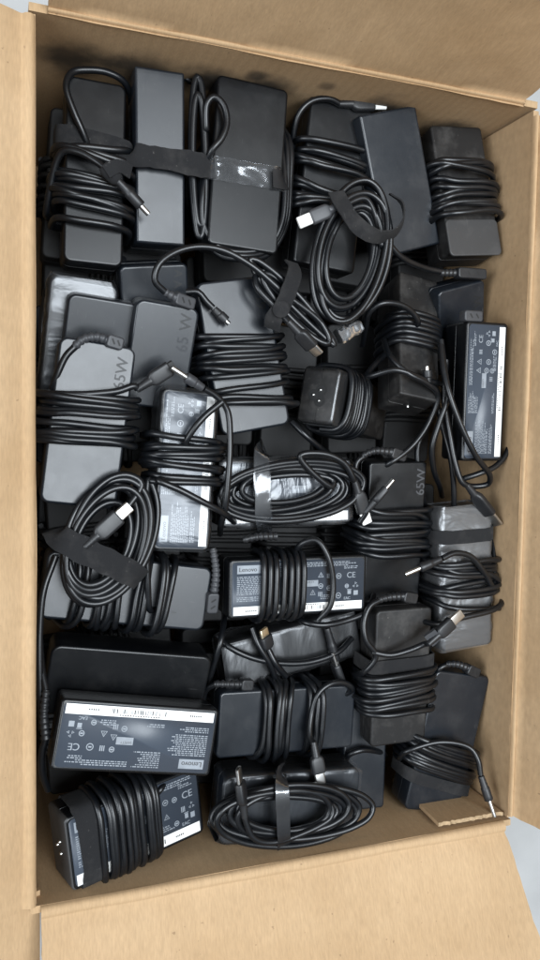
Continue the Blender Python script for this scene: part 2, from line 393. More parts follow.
    def relief(s, pts, block=None, rad=3.1, mat=None):
        """ribbed strain relief along photo points, ending in a small moulded block"""
        P = catmull(s.px(pts), 0.0009); bm = bmesh.new(); n = len(P)
        rr = [(rad*(0.78+0.22*i/n) + (0.45 if (i//2) % 2 else -0.25))*0.001 for i in range(n)]
        tube(bm, P, rr, 12); o = link('strain_relief', bm, mat or BOOT, s.o, 60)
        if block:
            a, b = s.px(block); D = (b-a); Ln = D.length; D.normalize()
            upl = (s.I.to_3x3() @ Vector((0, 0, 1))).normalized(); Yv = upl.cross(D).normalized(); Zv = D.cross(Yv)
            M = Matrix(((D.x, Yv.x, Zv.x, 0), (D.y, Yv.y, Zv.y, 0), (D.z, Yv.z, Zv.z, 0), (0, 0, 0, 1))); M.translation = (a+b)/2 - Zv*0.004
            bm = bmesh.new(); slab(bm, Ln, 0.0085, 0.008, 0.0022, 0.001, None, 0, M)
            bk = link('cable_block', bm, mat or BOOT, s.o, 40)
            bm = bmesh.new()
            for xx in (-0.15, 0.18):
                T = M @ Matrix.Translation((xx*Ln, 0, 0.00805)) @ Matrix.Rotation(0.6, 4, 'Z'); quad(bm, -0.0006, -0.002, 0.0006, 0.002, 0, T, 0)
            link('slot', bm, HOLE, bk)
        return o
    def band(s, f, width, gap=0.8, side=None, thick=0.0011, mat=None, name='strap', tilt=0.0, n=44, bulge=0.0):
        """strap right round the body at fraction f of its length"""
        side = gap if side is None else side; pts = []; ups = []
        for i in range(n):
            th = 2*math.pi*i/n; c, q = math.cos(th), math.sin(th); pw = 0.36
            y = math.copysign(abs(c)**pw, c); z = math.copysign(abs(q)**pw, q)
            pts.append(Vector(((f-0.5)*s.L + tilt*0.001*y + 0.0006*math.sin(3*th+f*20), y*(s.w/2+side*0.001), s.t/2 + z*(s.t/2+gap*0.001 + (bulge*0.001*abs(q)**4 if q > 0 else 0)))))
            ups.append(Vector((0, c, q)).normalized())
        bm = bmesh.new(); ribbon(bm, pts, width*0.001, thick, ups, closed=True, wob=0.12)
        return link(name, bm, mat or VELCRO, s.o, 50)
    def strip(s, pts, width, mat=None, name='strap', thick=0.0011, ups=None, wob=0.15):
        P = catmull(s.px(pts), 0.003)
        upl = (s.I.to_3x3() @ Vector((0, 0, 1))).normalized()
        U = upl
        if ups:                                                     # strap curling over: per-point lean
            U = []
            for i in range(len(P)):
                f = i/(len(P)-1)*(len(ups)-1); k = min(int(f), len(ups)-2); f -= k
                U.append((s.I.to_3x3() @ (Vector(ups[k])*(1-f)+Vector(ups[k+1])*f)).normalized())
        bm = bmesh.new(); ribbon(bm, P, width*0.001, thick, U, wob=wob)
        return link(name, bm, mat or VELCRO, s.o, 50)
    def sleeve(s, mat=None, f0=-0.01, f1=1.01, off=0.9, amp=1.0):
        """clear film shrunk round the body, crumpled at its ends"""
        bm = bmesh.new(); n = 40; rings = []; base = rrect(s.w + off*0.002, s.t + off*0.002, 0.005, 7)
        sd = Vector((s.rnd.uniform(0, 9), s.rnd.uniform(0, 9), 0))
        for i in range(n+1):
            f = f0 + (f1-f0)*i/n; x = (f-0.5)*s.L; ring = []
            e = max(0, 1 - min(i, n-i)/3.0)
            for y, z in base:
                q = Vector((x, y, z))
                d = noise.noise(q*55+sd)*0.0011*amp + abs(noise.noise(q*120+sd))*0.0008*amp
                k = 1 - 0.10*e*e
                ring.append(Vector((x + 0.003*e*noise.noise(q*90+sd), (y + math.copysign(d, y)*(abs(y) > s.w*0.45))*k, s.t/2 + (z + math.copysign(max(d, -0.0004), z)*(abs(z) > s.t*0.4))*k)))
            rings.append(ring)
        loft(bm, rings, cap=False)
        return link('plastic_sleeve', bm, mat or FILM, s.o, 60)
    def mark(s, txt, fx, fy, h, rot=0, mat=None, name='lettering', arc=False):
        """raised mark on the top face; fx, fy are fractions of the face"""
        bm = bmesh.new(); M = Matrix.Translation(((fx-0.5)*s.L, (fy-0.5)*s.w, s.t+0.00012)) @ Matrix.Rotation(math.radians(rot), 4, 'Z')
        add_text(bm, txt, 0, 0, h*0.001, M, 0, bold=h*0.00002)
        return link(name, bm, mat or EMBOSS, s.o)
    def label(s, inset=2.2, mirror=False):
        """printed rating label: white bar-code strip, maker's box, certification marks and small print"""
        rn = random.Random(s.o['label']); L = s.L - inset*0.002; W = s.w - inset*0.002; bm = bmesh.new(); z = s.t + 0.00008
        M0 = Matrix.Translation((0, 0, 0))
        ring = [Vector((x, y, z)) for x, y in rrect(L, W, 0.003)]
        loft(bm, [[v.copy() for v in ring], [v + Vector((0, 0, 0.00018)) for v in ring]], mi=0)
        z += 0.00024; k = L / 0.100; X0, Y0 = -L/2, -W/2; u = W / 0.042
        def Q(x0, y0, x1, y1, mi, dz=0): quad(bm, X0 + x0*k, Y0 + y0*u, X0 + x1*k, Y0 + y1*u, z + dz, M0, mi)
        Q(0.0012, 0.0006, 0.0988, 0.0072, 1)                                  # white strip
        x = 0.034
        while x < 0.070:
            wd = rn.choice((0.0003, 0.0003, 0.0005, 0.0008)); Q(x, 0.0022, x+wd, 0.0052, 3, 0.00006); x += wd + rn.choice((0.0004, 0.0006, 0.001))
            if rn.random() < 0.07: x += 0.0022
        for x0, n_ in ((0.010, 6), (0.078, 5)):
            for j in range(n_): Q(x0 + j*0.0014, 0.0030, x0 + j*0.0014 + 0.0009, 0.0042, 3, 0.00006)
        for j in range(16): Q(0.038 + j*0.0017, 0.0058, 0.038 + j*0.0017 + 0.0011, 0.0066, 3, 0.00006)
        Q(0.0035, 0.0330, 0.0205, 0.0395, 2)                                  # maker's box
        add_text(bm, 'Lenovo', X0 + 0.0050*k, Y0 + 0.0346*u, 0.0034*u, M0, 3, z + 0.00006, bold=0.0001)
        def lines(x0, x1, y, rows, dy=0.00135, hh=0.0007):
            for r_ in range(rows):
                xx = x0; e = x1 - rn.uniform(0, 0.35)*(x1-x0)
                while xx < e:
                    wd = rn.uniform(0.0006, 0.0026); Q(xx, y - r_*dy, min(xx+wd, e), y - r_*dy + hh, 2); xx += wd + 0.0006
        lines(0.0035, 0.030, 0.0300, 11); lines(0.0035, 0.026, 0.0140, 3)
        lines(0.055, 0.096, 0.0392, 3); lines(0.034, 0.052, 0.0392, 8, 0.0014); lines(0.034, 0.05, 0.012, 2)
        def T(t_, x, y, h): add_text(bm, t_, X0 + x*k, Y0 + y*u, h*u, M0, 2, z, bold=0.00008)
        T('CE', 0.0865, 0.0262, 0.0046)
        Q(0.0530, 0.0205, 0.0640, 0.0255, 2); add_text(bm, 'SAFETY', X0 + 0.0538*k, Y0 + 0.0232*u, 0.0017*u, M0, 3, z + 0.00006)
        spots = [(0.0725, 0.0285), (0.0800, 0.0280), (0.0660, 0.0290), (0.0725, 0.0185), (0.0800, 0.0120), (0.0660, 0.0205), (0.0600, 0.0150), (0.0660, 0.0140), (0.0865, 0.0195)]
        s.rnd.shuffle(spots)
        for cx, cy in spots[:5]:
            r_ = s.rnd.uniform(0.0017, 0.0025)
            ring2(bm, X0 + cx*k, Y0 + cy*u, r_, 0.0006, z, M0, 2); Q(cx - 0.0010, cy - 0.0005, cx + 0.0010, cy + 0.0005, 2)
        for cx, cy in spots[5:7]:
            ring2(bm, X0 + cx*k, Y0 + cy*u, 0.0027, 0.0008, z, M0, 2, 3, math.pi/2); Q(cx - 0.0002, cy - 0.0006, cx + 0.0002, cy + 0.0010, 2)
        for cx, cy in spots[7:]:
            for dx in (-.0018, -.0006, .0006): Q(cx + dx, cy - 0.0018, cx + dx + .0007, cy + 0.0018, 2)
        for j in range(3): ring2(bm, X0 + (0.0935 + 0.0016*math.cos(j*2.09+1.57))*k, Y0 + (0.0200 + 0.0016*math.sin(j*2.09+1.57))*u, 0.0012, 0.0006, z, M0, 2, 3, j)
        T('EAC', 0.0845, 0.0055 + 0.0030, 0.0022)
        Q(0.0872, 0.0128, 0.0900, 0.0160, 2); Q(0.0868, 0.0163, 0.0904, 0.0168, 2); Q(0.0920, 0.0118, 0.0955, 0.0155, 2)
        lines(0.066, 0.078, 0.0125, 3); lines(0.084, 0.0965, 0.0352, 2)
        return link('label', bm, [LBASE, LWHITE, LPRINT, LINK], s.o, 180)
    def inlet(s, end=-1, kind='clover'):
        """mains inlet on the end face: three holes with pins"""
        M = Matrix.Translation((end*(s.L/2 + 0.0002), 0, s.t/2)) @ Matrix.Rotation(math.radians(90*end), 4, 'Y') @ Matrix.Rotation(math.radians(90), 4, 'Z')
        bm = bmesh.new(); hs = ((-0.0042, -0.002), (0.0042, -0.002), (0, 0.0035)) if kind == 'clover' else ((0, 0),)
        for x, y in hs:
            vs = [bm.verts.new(M @ Vector((x + 0.0046*math.cos(a*math.pi/8), y + 0.0046*math.sin(a*math.pi/8), 0.0001*hs.index((x, y))))) for a in range(16)]; bm.faces.new(vs)
        o = link('inlet', bm, HOLE, s.o)
        for x, y in hs:
            bm = bmesh.new(); tube(bm, [M @ Vector((x, y, zz)) for zz in (-0.001, 0.0012, 0.0016, 0.0018)], [0.0012, 0.0012, 0.0009, 0.0003], 10)
            link('pin', bm, METAL, o, 60)
# ------------------------------------------------------------------ the top layer, back row first
def q(*rows): return list(rows)

# back row -----------------------------------------------------------------
c = Adapter('black adapter in the back left corner, round metal-tipped plug lying across its coils',
            (97, 80), (93, 264), 60, 50, 46, 30, mat=0)
w = c.wrap(.41, .78, 7, 2.0, 6.0, 0.9, 180, skew=2)
e = c.plug((117, 180), (141, 206), (149, 214), 30, 32, 'barrel')
c.cable(c.px([(133, 150, 100), (132, 118, 78), (130, 94, 60), (122, 80, 51), (106, 72, 48), (88, 70, 47), (73, 72, 46), (66, 86, 42), (74, 112, 42), (82, 130, 44), (88, 146, 49), (92, 160, 60)]))
c.cable(w + c.px([(62, 152, 40), (78, 152, 36), (97, 162, 33), (108, 171, 30)]) + [e])
c.band(.345, 15, 1.6, 6.0, tilt=3)
bm = bmesh.new(); tube(bm, [c.p(103 + 16*k/6, 166 + 15*k/6, 30.5) for k in range(7)], [.0036, .0050, .0052, .0053, .0052, .0050, .0036], 14); link('velcro_tab', bm, VELCRO, c.o, 50)
c.strip([(106, 172, 25.5), (118, 166, 25.5), (131, 172, 30)], 9, name='velcro_tab')

c = Adapter('narrow adapter standing on edge in the back row, smooth grey top crossed by velcro strap',
            (160, 69), (161, 244), 49, 41, 47, 50, mat=1, r=1.5)
c.cable(c.px([(178, 74, 60), (192, 82, 56)]) + c.coil(199, 164, 92, 8.5, 89, 47, 3, 0.05, 200, 5) + c.px([(206, 130, 42), (207, 104, 37), (214, 97, 35), (223, 104, 34), (227, 122, 34), (222, 138, 34), (212, 150, 36), (204, 168, 46)]))
c.strip([(128, 158, 70), (130, 155, 44), (136, 155, 39), (160, 158, 38), (184, 162, 38), (205, 166, 38), (214, 168, 42), (219, 168, 55)], 16)

c = Adapter('back-row adapter with clear tape across its middle and cable looped round its edge',
            (254, 82), (243, 249), 71, 42, 41, 30, mat=0, r=4)
lp = []
for k, g in enumerate((0, 4, 8)):
    lp += c.px([(281 + g, 140, 50), (285 + g*.6, 185, 44 + k), (281 + g*.6, 225, 43 + k*2), (268, 246 + g, 44 + k*2), (243, 252 + g*.9, 44), (218, 246 + g, 44 + k*2), (204 - g*.3, 226, 45 + k*2), (203 - g*.4, 190, 44 + k*2), (210 - g, 158, 50 + k*3), (212, 120, 72), (262, 118, 84)])
c.cable(lp[:-1])
c.strip([(204, 170, 60), (208, 167, 40), (240, 172, 39), (276, 178, 38), (284, 180, 42), (287, 181, 56)], 17, TAPE, 'tape', 0.0004)
c.strip([(273, 178, 36.5), (283, 180, 40), (286, 180, 52)], 14, BOOT, 'tape_end', 0.0006)

c = Adapter('back-row adapter with messy cable turns and a white plug tip at its top corner',
            (343, 100), (324, 268), 62, 50, 52, 28, mat=0, r=3)
w = c.wrap(.30, .66, 6, 2.0, 5.0, 1.0, 180)
e = c.plug((352, 104), (374, 104), (385, 102), 47, 46, 'usb', metal=LWHITE)
c.cable(w)
c.cable(c.px([(292, 165, 70), (294, 130, 56), (300, 112, 50), (312, 101, 47), (330, 99, 46)]) + [e])

c = Adapter('large bare black slab adapter in the back row, its oval coil hung in velcro loop',
            (388, 110), (414, 250), 56, 38, 48, 30, mat=1, r=1.5)
e = c.plug((330, 210), (311, 218), (299, 223), 20, 22, 'usb', mat=GREYB, metal=LWHITE)
c.cable([e] + c.px([(345, 205, 20), (366, 199, 20)]) + c.coil(352, 254, 70, 37, 103, 24, 7, 0.10, 250, 7, spread=.40) + c.px([(385, 240, 26), (400, 256, 30), (425, 268, 36), (455, 274, 40)]))
c.strip([(336, 192, 19), (343, 205, 14), (358, 226, 12), (378, 237, 12), (396, 232, 14), (404, 216, 18), (401, 202, 22), (390, 194, 24)], 13,
        ups=[(0, .2, 1), (0, .3, 1), (.1, -.2, 1), (0, -.8, .5), (.5, -.8, .4), (.9, -.2, .4), (.9, .3, .4), (.3, .9, .4)])
c.relief(q((440, 273, 38), (458, 273, 39)), ((456, 273, 38), (484, 275, 40)), mat=BOOT)

c = Adapter('chunky worn adapter in the back right corner with loose cable turns over it',
            (456, 126), (476, 252), 51, 50, 33, 34, mat=2, r=3)
w = c.wrap(.28, .72, 7, 2.5, 4.5, 1.3, 180)
c.cable(w + c.px([(440, 235, 60), (436, 250, 80)]))
bm = bmesh.new(); slab(bm, .030, c.w*1.01, .0022, .004, .0008, None, c.t - .0015, Matrix.Translation((c.L*.385, 0, 0)))
link('scuffed_end', bm, BODY[3], c.o, 40)

# second row ---------------------------------------------------------------
c = Adapter('adapter in shiny clear film mostly hidden beneath others by the left wall', (85, 281), (70, 415), 68, 60, 84, 25, mat=1)
c.sleeve(FILM, amp=1.6); c.cable(c.px([(46, 290, 90), (42, 330, 84), (44, 370, 90), (55, 400, 100)]))
c = Adapter('bare charcoal adapter between the film-wrapped one and the left-wall one marked 65W',
            (105, 299), (88, 430), 71, 46, 72, 21, mat=1, r=6)
c.cable(c.px([(130, 300, 70), (136, 330, 76), (134, 360, 80)]))
c = Adapter('blue-grey adapter by the left wall marked 65W with ribbed cord end on top',
            (99, 342), (78, 506), 77, 27, 31, 27, mat=1, r=6)
w = c.wrap(.33, .63, 6, 1.8, 6.0, 0.8, 180, skew=-2)
c.relief(q((74, 347, 26), (84, 339, 25), (98, 337, 25), (107, 340, 26)), ((106, 340, 25), (122, 345, 27)), mat=GREYB)
c.cable(c.px([(78, 344, 26), (66, 356, 27), (56, 378, 30), (48, 396, 38)]) + w)
e = c.plug((150, 381), (170, 368), (174, 365), 22, 20, 'usb', roll=10, metal=HOLE)
c.cable(c.px([(44, 410, 36), (60, 396, 24), (90, 394, 22), (118, 391, 22), (135, 386, 22)]) + [e])
c.mark('65W', .262, .90, 7.5, 178)

c = Adapter('half-hidden adapter with faint lettering AACC under an arching cord',
            (154, 265), (160, 390), 66, 52, 84, 26, mat=1, r=4)
for k, ch in enumerate('AACC'): c.mark(ch, .04 + k*.085, .80 - k*.02, 6, -5 + k*6)
c.cable(c.px([(122, 300, 90), (118, 270, 84), (124, 258, 76)]))
c = Adapter('tilted charcoal adapter with large W, its strapped hank of cable lying to its right',
            (169, 304), (153, 408), 63, 34, 52, 26, mat=1, r=6)
c.mark('65', .42, .90, 8, 182, FAINT); c.mark('W', .22, .90, 8, 182)
c.relief(q((163, 291, 27), (176, 298, 29)), ((174, 298, 29), (193, 305, 33)), mat=GREYB)
hk = c.coil(291, 304, 60, 13, 47, 27, 4, 0.10, 180, 4)
e = c.plug((298, 332), (312, 347), (320, 354), 18, 20, 'usb', roll=50, metal=METAL)
c.cable(c.px([(165, 292, 27), (155, 281, 24), (158, 266, 22), (172, 254, 22), (195, 247, 22), (222, 250, 22), (252, 266, 22), (285, 294, 22)]) + c.px([(320, 322, 24), (334, 345, 26)]) + hk + c.px([(256, 285, 26), (278, 310, 22)]) + [e])
c.strip([(272, 329, 30), (274, 318, 22), (283, 305, 17), (291, 285, 16), (295, 270, 20), (291, 262, 28)], 12, ups=[(-.5, -.4, .6), (-.3, -.3, 1), (0, 0, 1), (.2, .2, 1), (.4, .5, .7), (.2, .9, .3)])
bm = bmesh.new(); tube(bm, [c.p(281, 309, z) for z in (17, 15.6, 15.2)], [.0062, .0060, .0050], 20); link('strap_button', bm, VELCRO, c.o, 50)

c = Adapter('adapter marked 65W wound with many turns, left of the upright three-pin socket',
            (231, 279), (257, 430), 70, 44, 42, 28, mat=1, r=6)
w = c.wrap(.36, .72, 6, 1.8, 5.0, 0.6, 180, skew=3)
w2 = c.wrap(.78, .84, 2, 1.8, 5.5, 0.9, 180, skew=5)
c.cable(w + w2); c.mark('65W', .22, .92, 8, 170)
e = c.plug((214, 309), (226, 321), (229, 324), 38, 37, 'barrel')
c.cable(c.px([(186, 292, 40), (198, 292, 38), (206, 301, 38)]) + [e]); c.cable(c.px([(292, 422, 56), (304, 434, 50), (318, 446, 52), (330, 456, 60)]))

c = Adapter('adapter standing nearly upright so that its three-pin mains socket faces up',
            (336, 397), (386, 416), 54, 34, 98, 31, mat=2, r=4)
c.inlet(-1); w = c.wrap(.14, .52, 7, 1.5, 3.5, 0.35, 180); c.cable(w)
c.sleeve(FILM, -.0, .2, .5, .4)

c = Adapter('dark adapter with neat close turns of cable, right of the upright three-pin socket',
            (419, 276), (420, 398), 40, 58, 24, 36, mat=2, r=2)
w = c.wrap(.34, .62, 7, 2.0, 4.0, 0.18, 180)
c.cable(c.px([(362, 345, 70), (366, 325, 44), (369, 313, 34), (380, 304, 28), (398, 304, 27), (412, 312, 29), (418, 324, 34)]) + w + c.px([(368, 376, 36), (395, 370, 22), (425, 380, 20), (440, 384, 28), (446, 388, 60)]))
c.cable(c.px([(384, 340, 52), (390, 356, 30), (406, 372, 20), (428, 384, 20), (438, 395, 24), (430, 420, 30), (412, 446, 32), (388, 464, 36), (372, 470, 60)]))
c.inlet(1, 'dot')
c.plug((428, 384, ), (427, 370), (427, 366), 21, 20, 'barrel')

c = Adapter('grey adapter end marked W behind the long labelled adapter by the right wall',
            (462, 286), (462, 370), 48, 40, 66, 26, mat=1, r=4)
c.mark('W', .30, .92, 7.5, 180); c.cable(c.px([(440, 300, 60), (437, 330, 66), (440, 350, 70)]))

c = Adapter('long unwrapped adapter beside the right wall, white bar-code strip down its right side',
            (482, 461), (488, 322), 41, 18, 15, 30, mat=0, r=3)
c.label()
c.relief(q((464, 322, 22), (470, 318, 20)), ((462, 316, 18), (480, 317, 19)), rad=3.6, mat=GREYB)
c.cable(c.px([(508, 400, 26), (511, 425, 24), (508, 450, 22), (496, 466, 20), (478, 474, 20), (462, 480, 26), (470, 486, 30), (488, 484, 26), (490, 476, 20), (476, 456, 12), (462, 428, 10), (450, 396, 11), (444, 372, 16), (441, 345, 24)]))
e = c.plug((474, 494), (490, 514), (500, 524), 22, 24, 'usb', roll=60, metal=METAL)
c.cable(c.px([(441, 340, 26), (445, 372, 20), (448, 396, 18), (440, 420, 20), (432, 448, 24), (434, 470, 32), (440, 486, 50), (442, 496, 90)]))
c.cable(c.px([(446, 360, 28), (444, 400, 26), (449, 430, 24), (455, 462, 22), (462, 482, 21)]) + [e])
c.cable(c.px([(436, 400, 34), (444, 432, 32), (451, 460, 30), (454, 500, 36), (452, 520, 46)]))
c.cable(c.px([(430, 420, 40), (418, 446, 40), (420, 480, 44), (426, 510, 60), (428, 520, 90)]))

# middle -------------------------------------------------------------------
c = Adapter('film-wrapped adapter left of centre, white strip down its right edge round plug across its top',
            (181, 551), (191, 390), 57, 26, 30, 30, mat=0, r=4)
c.label()
c.sleeve(FILM, amp=1.2)
w = c.wrap(.70, .40, 6, 2.6, 6.5, 0.5, 180)
e = c.plug((203, 388), (186, 377), (170, 370), 14, 12, 'barrel', mat=GREYB)
c.cable([e] + c.px([(216, 396, 16), (227, 410, 18), (230, 440, 18), (228, 480, 18), (225, 508, 22), (221, 524, 34), (220, 534, 70)]))
c.cable(c.px([(222, 402, 15), (205, 416, 15), (193, 430, 17), (186, 444, 22)]) + w + c.px([(158, 480, 20), (180, 490, 17), (205, 503, 16), (222, 512, 20), (232, 520, 36), (238, 526, 70)]))

c = Adapter('charcoal adapter at the left under a big oval coil held by velcro strap',
            (43, 584), (208, 600), 66, 42, 42, 28, mat=1, r=6)
w = c.wrap(.14, .74, 9, 2.0, 3.0, 0.7, -90)
c.cable(c.px([(56, 556, 36), (44, 590, 34), (40, 630, 34), (40, 680, 34), (42, 730, 36)]))
e = c.plug((97, 536), (119, 516), (130, 506), 12, 12, 'usb', metal=METAL, wide=12)
cl = c.coil(107, 540, 70, 46, 112, 24, 6, 0.10, 200, 6, spread=.42)
c.cable(w + c.px([(150, 610, 36), (148, 590, 30)]) + cl + c.px([(80, 556, 18), (86, 546, 14)]) + [e])
c.strip([(55, 530, 30), (59, 537, 18), (77, 547, 12), (108, 562, 11), (134, 575, 15), (141, 580, 24)], 17)
c.relief(q((213, 548, 40), (216, 572, 40), (214, 594, 41)), ((213, 592, 40), (211, 612, 42)), mat=GREYB)
c.mark('=-', .78, .24, 1.6, 8)

c = Adapter('film-wrapped adapter at the centre under many cable loops held by a band of shiny tape',
            (221, 494), (352, 491), 66, 44, 42, 30, mat=0, r=3)
c.label(); c.sleeve(FILM2, amp=1.5)
e = c.plug((358, 492), (364, 512), (367, 524), 28, 30, 'usb', metal=LWHITE)
c.cable(c.coil(284, 490, 72, 27, -6, 32, 8, 0.16, 20, 6, spread=.5) + c.px([(300, 456, 26), (325, 454, 24), (345, 464, 24), (354, 480, 26)]) + [e])
c.strip([(264, 446, 48), (262, 452, 30), (262, 470, 24), (263, 495, 23), (264, 520, 26), (265, 534, 36)], 12, TAPE, 'tape', 0.0005)
c.strip([(264, 446, 50), (261, 452, 33), (261, 470, 27), (262, 495, 26), (263, 520, 29), (264, 534, 39)], 11.6, BOOT, 'dark_tape', 0.0005)

c = Adapter('matt adapter right of centre marked 65W, ribbed cord above and messy turns below',
            (399, 462), (391, 602), 57, 36, 46, 28, mat=0, r=3)
w = c.wrap(.36, .66, 7, 2.0, 6.0, 1.1, 180)
c.relief(q((362, 456, 36), (374, 451, 34), (392, 452, 34)), ((390, 452, 34), (404, 457, 36)), mat=BOOT)
c.cable(c.px([(366, 455, 36), (357, 462, 36), (355, 480, 38), (354, 500, 44)]) + w)
e = c.plug((374, 502), (386, 488), (392, 479), 26, 23, 'usb', roll=70, wide=9)
c.cable(c.px([(360, 522, 32), (366, 512, 28)]) + [e]); c.mark('65W', .235, .97, 7.5, 180, mat=GREYB)

c = Adapter('grey adapter by the right wall in dull film with black velcro band round it',
            (466, 507), (467, 648), 51, 27, 29, 30, mat=3, r=4)
c.sleeve(FILM2, amp=2.0)
w = c.wrap(.33, .67, 6, 2.4, 5.0, 1.2, 0)
c.band(.20, 11, 1.8, 4, bulge=.6)
e = c.plug((441, 559), (420, 568), (405, 573), 14, 15, 'barrel')
c.cable([e] + c.px([(455, 553, 14), (470, 556, 14), (484, 572, 16), (493, 586, 22)]) + w)

c = Adapter('flat labelled adapter at the centre with neat vertical cable turns over its left half',
            (229, 590), (366, 583), 58, 30, 30, 30, mat=0, r=3)
c.label()
w = c.wrap(.20, .54, 7, 2.4, 2.6, 0.12, -90)
c.relief(q((243, 540, 30), (256, 537, 28), (276, 536, 28)), None, rad=3.0, mat=BOOT)
c.cable(w + c.px([(300, 545, 34), (316, 540, 28), (327, 554, 24), (333, 582, 24), (330, 606, 25), (318, 620, 30)]) )
c.cable(c.px([(296, 612, 60), (304, 622, 36), (322, 625, 30), (345, 621, 30), (366, 612, 31), (373, 598, 42), (372, 585, 70)]))

c = Adapter('tilted film-wrapped adapter with small gold-tipped plug, just beneath the flat labelled one at the centre',
            (226, 668), (359, 632), 46, 58, 56, 30, mat=0, r=2)
c.sleeve(FILM, amp=1.8)
e = c.plug((268, 648), (265, 636), (264, 628), 46, 44, 'usb', roll=20, metal=GOLD, boot=False)
c.cable(c.px([(218, 636, 60), (228, 646, 52), (250, 657, 48), (280, 663, 47), (310, 662, 47), (338, 652, 48), (352, 638, 54)]))
c.cable(c.px([(286, 676, 50), (276, 664, 44)]) + [e]); c.cable(c.px([(252, 628, 50), (258, 644, 46), (270, 664, 46), (276, 680, 52)]))
c.plug((327, 628), (336, 660), (340, 670), 48, 50, 'barrel')
e = c.plug((343, 688), (335, 664), (334, 650), 52, 50, 'usb', roll=90)

c = Adapter('adapter with ribbed cord arching over its top left corner and silver plug at its right',
            (405, 609), (398, 744), 55, 30, 36, 28, mat=2, r=4)
w = c.wrap(.44, .74, 6, 2.2, 6.5, 0.8, 180, skew=-2)
c.relief(q((378, 600, 28), (390, 597, 27), (404, 596, 27)), ((402, 596, 27), (415, 598, 29)), mat=BOOT)
e = c.plug((438, 635), (452, 622), (462, 613), 10, 10, 'usb', metal=METAL)
c.strip([(428, 641, 12), (438, 633, 9)], 11, GREYB, 'tape', 0.0030)
c.cable(c.px([(382, 599, 28), (370, 606, 27), (364, 622, 26), (366, 640, 25), (376, 656, 26), (364, 672, 32)]) + w)
c.cable(c.px([(372, 652, 26), (390, 655, 22), (410, 650, 18), (425, 644, 14)]) + [e])
c.band(.40, 11, 2.6, 6, tilt=0)

c = Adapter('adapter in the front right corner, slanting turns and round plug pointing at the box corner',
            (464, 674), (432, 811), 54, 34, 40, 26, mat=1, r=5)
w = c.wrap(.52, .74, 6, 2.2, 7.0, 0.5, 180, skew=7)
c.relief(q((446, 664, 36), (456, 664, 34), (468, 668, 34)), ((466, 668, 34), (477, 673, 36)), mat=BOOT)
e = c.plug((481, 776), (489, 800), (494, 814), 16, 11, 'barrel')
c.cable(c.px([(450, 664, 36), (440, 668, 36), (436, 680, 42), (432, 700, 52)])); c.cable(w + c.px([(405, 752, 36), (440, 742, 28), (470, 748, 22), (478, 760, 18)]) + [e])
c.band(.79, 10, 2.6, 7, tilt=6)

c = Adapter('charcoal adapter lying crosswise in the front half, loose vertical turns dividing its bare ends',
            (218, 726), (354, 716), 64, 45, 45, 28, mat=1, r=4)
w = c.wrap(.26, .68, 6, 2.2, 3.0, 1.0, -90)
c.relief(q((214, 684, 44), (228, 684, 43), (246, 684, 43)), ((240, 684, 43), (252, 684, 44)), mat=BOOT)
e = c.plug((316, 756), (319, 773), (320, 783), 24, 22, 'usb', metal=METAL)
c.cable(c.px([(216, 684, 44), (206, 690, 50), (202, 710, 60)]))
c.cable(w + c.px([(352, 690, 42), (345, 683, 38), (330, 684, 36), (318, 694, 36), (311, 716, 36), (310, 738, 30)]) + [e])

c = Adapter('film-wrapped adapter at the front edge under a sprawling coil held by one black band',
            (222, 812), (358, 800), 66, 32, 32, 30, mat=1, r=7)
c.sleeve(FILM, amp=1.2)
e = c.plug((243, 804), (240, 782), (239, 768), 12, 12, 'usb', roll=55, metal=METAL)
c.cable(c.coil(287, 812, 76, 33, -4, 18, 8, 0.16, 20, 6, spread=.5) + c.px([(275, 842, 13), (254, 838, 12), (246, 822, 12)]) + [e])
c.strip([(281, 766, 40), (281, 772, 22), (282, 788, 11), (283, 815, 9), (284, 840, 11), (284, 850, 24)], 10.5, BOOT, 'strap', 0.0008)
c.strip([(281, 772, 21), (282, 788, 10), (283, 798, 8.6)], 10.3, TAPE, 'tape', 0.0004)

c = Adapter('dark smooth bare adapter half covered by the upside-down labelled adapter at the left',
            (46, 680), (206, 690), 72, 47, 45, 26, roll=9, mat=0, r=7, seam=False)
c.cable(c.px([(206, 690, 60), (214, 664, 50), (221, 640, 46), (224, 622, 60), (224, 612, 90)]))

c = Adapter('adapter lying flat on top at the left, rating label upside down with white strip uppermost',
            (214.5, 743), (56, 734), 68, 10, 10, 28, roll=5, mat=0, r=3)
c.label()
c.relief(q((46, 690, 30), (44, 715, 26), (46, 738, 26)), None, mat=BOOT)
c.cable(c.px([(46, 738, 26), (42, 752, 28), (42, 772, 34), (48, 790, 44)])); c.cable(c.px([(46, 690, 30), (42, 670, 36), (40, 640, 46)]))

c = Adapter('labelled adapter slanting in the front left corner, mains socket end showing',
            (69, 856), (201, 799), 70, 12, 40, 32, mat=0, r=4)
c.label(); c.inlet(-1)
w = c.wrap(.22, .66, 8, 2.4, 4.0, 0.5, -90)
c.cable(w + c.px([(160, 790, 30), (168, 772, 50)])); c.band(.15, 17, 1.4, 3, bulge=1)
bm = bmesh.new(); slab(bm, .010, c.w*.985, c.t*.985, .003, .001, None, c.t*.006, Matrix.Translation((-c.L/2 + .0045, 0, 0)))
link('end_cap', bm, BODY[3], c.o, 40)

c = Adapter('small bare adapter end beside the sprawling coil at the front edge', (367, 704), (363, 810), 42, 56, 50, 26, mat=1, r=3)
c.cable(c.px([(344, 764, 60), (350, 754, 48), (362, 750, 46), (380, 752, 54), (386, 756, 90)]))

